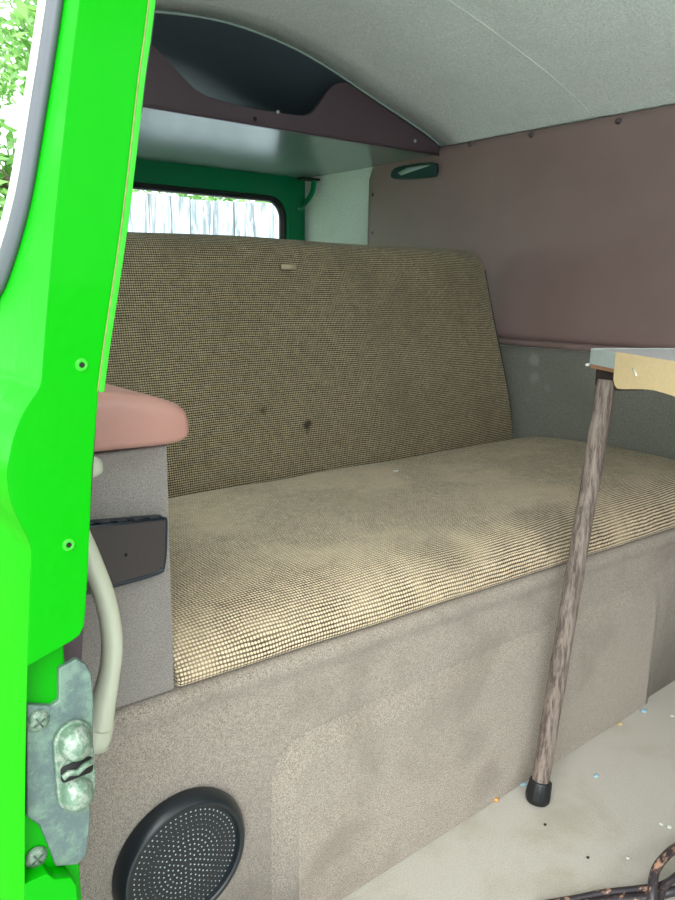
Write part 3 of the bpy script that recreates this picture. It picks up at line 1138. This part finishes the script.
# ------------------------------------------------------------------ overhead shelf
YF = 0.867
sh = empty('overhead_shelf', (0.92, 1.2, 1.15))
tag(sh, 'roof shelf with dark maroon padded front above the rear window', 'shelf')
arch = [(x, z - 0.004) for x, z in CEILC]
rightarch = [(x, z) for x, z in arch if x > 1.25]
leftarch = [(x, z) for x, z in arch if x < 0.60]
cut = [(1.232, 1.282), (1.214, 1.274), (1.196, 1.256), (1.170, 1.222), (1.150, 1.202), (1.128, 1.193), (1.07, 1.190), (1.0, 1.189), (0.93, 1.190), (0.87, 1.196), (0.84, 1.206), (0.815, 1.224), (0.775, 1.256), (0.750, 1.272), (0.72, 1.280), (0.66, 1.284)]
pts = [(x, z) for x, z in leftarch] + [(0.62, 1.290)] + cut[::-1] + [(1.25, 1.284)] + rightarch
# straight lower edge back to the left
full = [(0.262, 1.154)] + pts[1:-2] + [(1.592, 1.170), (1.594, 1.154)]
o = link('front_board', prism_bm(full, 'y', YF, YF + 0.018), M['maroon_dk'], sh)
mod_bevel(o, 0.004, 3, 60)
o = link('bottom_board', box_bm((0.262, YF + 0.0185, 1.1555), (W - 0.006, YR - 0.004, 1.163)), M['laminate'], sh, flat=True)
tag(o, 'glossy grey underside board')
o = link('edge_piping', tube_bm([(x, YF + 0.002, 1.156) for x in (0.265, 0.6, 1.0, 1.3, 1.592)], 0.004, 10), M['maroon_dk'], sh)
o = link('welt', tube_bm([(x, YF - 0.001, z - 0.001) for x, z in CEILC[2:-1]], 0.0028, 8), M['pale_strip'], sh)
tag(o, 'pale welt where the board meets the headliner')
for a, b in ((278, 112), (415, 141), (255, 119)):
    c = at(a, b, 1, YF)
    link('stud', lathe_bm([(0, 0.004), (0.003, 0.0035), (0.0045, 0.001), (0.005, -0.001)], c, (0, -1, 0), 14), M['steel'] if a != 255 else M['dark'], sh)

# tailgate hinge arm
ha = empty('hinge_arm', (1.57, 1.46, 1.03))
tag(ha, 'short curved green metal arm between shelf and rear window frame', 'hinge arm')
pts = [at(a, b, 1, 1.43) for a, b in ((320, 174), (317, 184), (312, 193), (306, 202), (300, 209))]
for q in pts:
    q.x = min(q.x, 1.585)
    q.z = min(q.z, 1.146)
link('arm', tube_bm(catmull(pts, 5), 0.012, 12, flat=(0.55, 1.0), up=Vector((0, 1, 0))), M['green_shaded'], ha)
c = pts[0]
link('mount_plate', box_bm((c.x - 0.055, c.y - 0.018, 1.141), (c.x + 0.012, c.y + 0.018, 1.1475)), M['rubber'], ha, flat=True)
c = pts[-1]
link('bolt', lathe_bm([(0, 0.012), (0.008, 0.010), (0.009, 0.0)], (c.x, c.y - 0.006, c.z), (0, -1, 0), 12), M['green_shaded'], ha)

# ------------------------------------------------------------------ table
C0 = at(588, 348, 2, 0.71)
E1 = Vector((-0.5, -0.866, 0))      # along the near end, toward the camera
E2 = Vector((0.866, -0.5, 0))       # along the far long side
tb = empty('folding_table', (C0 + E1 * 0.1 + E2 * 0.25) * 1.0)
tb.location.z = 0.0
tag(tb, 'small white topped table with metal edging and one rough angled leg', 'table')


def tp(u, v, z):
    q = C0 + E1 * u + E2 * v
    return Vector((q.x, q.y, z))


TW, TL = 0.40, 0.56
outl = []
r = 0.012
for cu, cv, a in ((r, r, 180), (TW - r, r, 270), (TW - r, TL - r, 0), (r, TL - r, 90)):
    for k in range(7):
        t_ = math.radians(a + 90 * k / 6)
        outl.append((cu + r * math.cos(t_), cv + r * math.sin(t_)))


def table_slab(name, ins, z0, z1, mat, bev=0.0):
    lp = [(u, v) for u, v in outl]
    lp = inset(lp, ins) if ins else lp
    q = [tp(u, v, 0) for u, v in lp]
    o = link(name, prism_bm([(a.x, a.y) for a in q], 'z', z0, z1), mat, tb, flat=False)
    mod_bevel(o, bev or 0.0006, 2, 40)
    return o


table_slab('tabletop', 0.0045, 0.690, 0.7092, M['white_lam'])
table_slab('core', 0.002, 0.680, 0.6895, M['copper'])
bm = bmesh.new()
lp_o = outl
lp_i = inset(outl, 0.004)
vs = []
for lp, z in ((lp_o, 0.686), (lp_o, 0.7098), (lp_i, 0.7100), (lp_i, 0.686)):
    vs.append([bm.verts.new(tp(u, v, z)) for u, v in lp])
for a, b in zip(vs, vs[1:] + vs[:1]):
    for k in range(len(a)):
        bm.faces.new((a[k], a[(k + 1) % len(a)], b[(k + 1) % len(a)], b[k]))
o = link('edging', bm, M['alu'], tb)
tag(o, 'dull metal edging strip')
mod_bevel(o, 0.0008, 2)
# tan board fixed along the end, wavy lower edge
low = [(0.091, 0.712), (0.0915, 0.672), (0.096, 0.664), (0.105, 0.6600), (0.12, 0.6612), (0.14, 0.6640), (0.16, 0.6665), (0.18, 0.6690), (0.20, 0.6700), (0.22, 0.6695), (0.24, 0.6685), (0.30, 0.660), (0.398, 0.655), (0.398, 0.712)]
bm = bmesh.new()
A = [bm.verts.new(tp(u, -0.0045, z)) for u, z in low]
B = [bm.verts.new(tp(u, -0.0005, z)) for u, z in low]
bm.faces.new(A)
bm.faces.new(B[::-1])
for k in range(len(A)):
    bm.faces.new((A[k], A[(k + 1) % len(A)], B[(k + 1) % len(A)], B[k]))
o = link('end_board', bm, M['ply'], tb)
mod_bevel(o, 0.001, 2)
tag(o, 'tan board with a wavy lower edge')
q = tp(0.150, -0.0052, 0.688)
link('staple', tube_bm([q - E1 * 0.007 + Vector((0, 0, 0.006)), q + E1 * 0.004 - Vector((0, 0, 0.004))], 0.0014, 6), M['trim_white'], tb)
# hinge bracket
lt = tp(0.052, 0.028, 0.668)
Rz = Matrix.Rotation(math.radians(-30), 3, 'Z')
bm = box_bm(lt + Vector((-0.024, -0.036, -0.014)), lt + Vector((0.022, 0.030, 0.0115)), rot=Rz, pivot=lt)
o = link('bracket', bm, mat_plain('dark_rusty_bracket', s2l(70, 60, 60), 0.6, 0.4, 0.4, 150), tb)
mod_bevel(o, 0.002, 2)
q = tp(0.0, 0.004, 0.684)
link('pin', lathe_bm([(0, 0.007), (0.0025, 0.006), (0.003, 0.0)], q, (-0.9, 0.4, -0.1), 10), M['trim_white'], tb)
# leg
foot_c = at(543, 806, 2, 0.001)
foot_c = Vector((foot_c.x + 0.004, foot_c.y + 0.014, 0.0))
top_c = at(607, 380, 1, lt.y)
top_c = Vector((top_c.x, top_c.y, 0.668))
ax = (top_c - foot_c).normalized()
path, rad = [], []
for i in range(60):
    t_ = i / 59
    q = foot_c.lerp(top_c, 0.02 + 0.98 * t_)
    q += Vector((0.0022 * noise.noise(Vector((t_ * 7, 0, 0))), 0.0022 * noise.noise(Vector((0, t_ * 7, 4))), 0))
    path.append(q)
    rad.append(0.0140 + 0.0008 * noise.noise(Vector((t_ * 16, 5, 2))))
bm = tube_bm(path, rad, 18)
for v in bm.verts:
    v.co += Vector((0.0009 * noise.noise(v.co * 90), 0.0009 * noise.noise(v.co * 90 + Vector((5, 5, 5))), 0))
leg = link('leg', bm, M['leg'], tb)
tag(leg, 'rough grey brown leg like a peeled branch')
bm = lathe_bm([(0, 0.000), (0.0172, 0.000), (0.0188, 0.003), (0.0186, 0.010), (0.0176, 0.020), (0.0170, 0.034), (0.0158, 0.036), (0.0145, 0.037), (0.0140, 0.02)], foot_c, ax, 36)
for v in bm.verts:
    h = v.co.z
    a = math.atan2(v.co.y - foot_c.y, v.co.x - foot_c.x)
    if 0.006 < h < 0.034:
        d = (v.co - foot_c - ax * (v.co - foot_c).dot(ax))
        v.co += d * (0.07 if int((a + 4) / (2 * math.pi) * 22) % 2 else -0.05)
    v.co.z = max(v.co.z, 0.0005)
o = link('rubber_foot', bm, M['rubber'], leg)
tag(o, 'ribbed black rubber foot')

# ------------------------------------------------------------------ cable on the floor
cb_ = empty('cable', (0.9, -0.26, 0.0))
tag(cb_, 'dusty black and copper coloured cable coiled on the floor at lower right', 'cable')


def fl(px, py, h):
    q = at(px, py, 2, h)
    return (q.x, q.y, h)


p1 = [fl(652, 915, 0.03), fl(652, 893, 0.05), fl(655, 872, 0.060), fl(664, 858, 0.058), fl(677, 847, 0.048), fl(700, 835, 0.03), fl(735, 840, 0.015), fl(760, 880, 0.010)]
link('loop', tube_bm(catmull(p1, 8), 0.0060, 12), M['cable'], cb_)
p2 = [fl(540, 905, 0.008), fl(575, 899, 0.008), fl(605, 893, 0.010), fl(640, 889, 0.013), fl(665, 884, 0.018), fl(690, 868, 0.02), fl(730, 860, 0.012)]
link('strand', tube_bm(catmull(p2, 8), 0.0050, 12), M['cable'], cb_)
p3 = [fl(560, 909, 0.007), fl(610, 901, 0.007), fl(650, 897, 0.012), fl(675, 891, 0.02), fl(700, 890, 0.012), fl(730, 905, 0.008)]
link('strand', tube_bm(catmull(p3, 8), 0.0062, 12), M['cable'], cb_)
p4 = [fl(660, 905, 0.022), fl(664, 888, 0.03), fl(678, 876, 0.036), fl(705, 862, 0.03), fl(735, 885, 0.02)]
link('loop', tube_bm(catmull(p4, 8), 0.0045, 12), M['cable'], cb_)

# ------------------------------------------------------------------ litter
def crumb(name, px, py, size, mat, label, cat, group=None, z=0.0, flat=0.2, asp=1.0, rot=0.0):
    bm = bmesh.new()
    bmesh.ops.create_icosphere(bm, subdivisions=2, radius=1.0)
    c = at(px, py, 2, z + 0.001)
    for v in bm.verts:
        n_ = 1 + 0.45 * noise.noise(v.co * 1.7 + Vector((px, py, 0)))
        x, y = v.co.x * n_ * size * asp, v.co.y * n_ * size
        v.co = Vector((c.x + x * math.cos(rot) - y * math.sin(rot), c.y + x * math.sin(rot) + y * math.cos(rot), z + size * flat * (1 + v.co.z * n_ * 0.98)))
    lo = min(v.co.z for v in bm.verts)
    for v in bm.verts:
        v.co.z += z - lo + 0.0004
    o = link(name, bm, mat)
    return tag(o, label, cat, group)


G = 'small litter on the van floor'
crumb('crumb', 496, 801, 0.0048, M['f_orange'], 'orange brown crumb where the bench front meets the floor', 'crumb', G, flat=0.8)
crumb('paint_flake', 523, 784, 0.0045, M['f_blue'], 'pale blue flake just left of the table foot', 'flake', G, asp=1.6, rot=-0.4)
crumb('paint_flake', 596, 776, 0.0040, M['f_blue'], 'pale blue flake right of the table foot on open floor', 'flake', G, asp=1.6)
crumb('paint_flake', 644, 711, 0.0060, M['f_blue'], 'blue flake near the far end of the bench front', 'flake', G, asp=1.3)
crumb('crumb', 620, 724, 0.0050, M['f_tan'], 'tan crumb beside the blue flake near the bench front', 'crumb', G)
crumb('paint_flake', 672, 716, 0.0040, M['f_white'], 'whitish flake at the right edge near the bench', 'flake', G)
crumb('paint_flake', 661, 824, 0.0035, M['f_white'], 'white flake on the floor above the cable, left of a pair', 'flake', G)
crumb('paint_flake', 669, 827, 0.0040, M['f_white'], 'white flake on the floor above the cable, right of a pair', 'flake', G)
crumb('paint_flake', 628, 858, 0.0028, M['f_white'], 'tiny white flake left of the cable loop', 'flake', G)
crumb('crumb', 545, 825, 0.0022, M['f_dark'], 'tiny dark crumb below the table foot', 'crumb', G, flat=0.6)
crumb('crumb', 588, 858, 0.0024, M['f_dark'], 'tiny dark crumb halfway from table foot to cable', 'crumb', G, flat=0.6)
crumb('paint_flake', 396, 471, 0.0050, M['f_white'], 'pale flake lying on the seat cushion near the backrest', 'flake', z=0.436, asp=1.4)

# ------------------------------------------------------------------ outside: fence and trees
fe = empty('board_fence', (2.6, 4.0, -0.45))
tag(fe, 'weathered whitewashed board fence seen through the rear window', 'fence')
x = 0.2
k = 0
while x < 5.6:
    w = random.uniform(0.13, 0.17)
    top = 1.36 + random.uniform(-0.015, 0.015)
    bm = box_bm((x, 4.0 + random.uniform(-.004, .004), -0.45), (x + w, 4.03, top))
    o = link('board', bm, M['board'], fe, flat=True)
    x += w + random.uniform(0.004, 0.012)
    k += 1
for z in (0.0, 1.05):
    link('rail', box_bm((0.2, 4.03, z), (5.7, 4.07, z + 0.08)), M['board'], fe, flat=True)


def leaves_bm(centres, n, size, rnd):
    bm = bmesh.new()
    for i in range(n):
        c, r = rnd.choice(centres)
        while True:
            d = Vector((rnd.uniform(-1, 1), rnd.uniform(-1, 1), rnd.uniform(-1, 1)))
            if 0.1 < d.length < 1:
                break
        q = Vector(c) + d * r
        a = Vector((rnd.uniform(-1, 1), rnd.uniform(-1, 1), rnd.uniform(-.6, .6))).normalized()
        b = a.orthogonal().normalized()
        s = size * rnd.uniform(0.6, 1.3)
        v = [bm.verts.new(q + a * s), bm.verts.new(q + b * s * 0.45), bm.verts.new(q - a * s), bm.verts.new(q - b * s * 0.45)]
        bm.faces.new(v)
    return bm


def tree(loc, h, r, seed, label, nleaf=11000):
    rnd = random.Random(seed)
    tr = empty('garden_tree', loc)
    tag(tr, label, 'tree', 'trees around the van')
    L = Vector(loc)
    path = [L + Vector((0.08 * math.sin(t_ * 3 + seed), 0.08 * math.cos(t_ * 2 + seed), t_ * h)) for t_ in [i / 10 for i in range(11)]]
    bm = tube_bm(path, [0.13 * (1 - 0.8 * i / 10) for i in range(11)], 10)
    cen = []
    for i in range(16):
        t_ = rnd.uniform(0.28, 0.95)
        base = L + Vector((0, 0, t_ * h))
        a = rnd.uniform(0, 6.28)
        rr_ = r * rnd.uniform(0.4, 1.0) * (1.1 - t_ * 0.6)
        tip = base + Vector((math.cos(a) * rr_, math.sin(a) * rr_, rnd.uniform(0.1, 0.5)))
        tube_bm([base, base.lerp(tip, 0.5) + Vector((0, 0, 0.08)), tip], [0.045, 0.03, 0.012], 6, bm)
        cen.append((tip, rnd.uniform(0.3, 0.6)))
        cen.append((base.lerp(tip, 0.55), rnd.uniform(0.25, 0.45)))
    link('trunk', bm, M['bark'], tr)
    o = link('crown', leaves_bm(cen, nleaf, 0.055, rnd), M['leaf'], tr, flat=True, normals=False)
    tag(o, kind='stuff')
    return tr


tree((-1.3, 4.6, -0.45), 4.6, 1.5, 3, 'leafy tree mirrored in the side window, nearest the van')
tree((-2.9, 6.6, -0.45), 5.2, 1.7, 5, 'leafy tree mirrored in the side window, farther back')
tree((-0.2, 7.4, -0.45), 5.0, 1.6, 9, 'leafy tree behind the left end of the board fence')

rnd = random.Random(21)
hb = [((rnd.uniform(0.3, 5.5), 4.55 + rnd.uniform(0, .4), rnd.uniform(0.9, 1.75)), rnd.uniform(0.25, 0.4)) for _ in range(46)]
o = link('hedge', leaves_bm(hb, 5200, 0.045, rnd), M['leaf'], flat=True, normals=False)
tag(o, 'green bushes showing over the top of the board fence', 'hedge', kind='stuff')
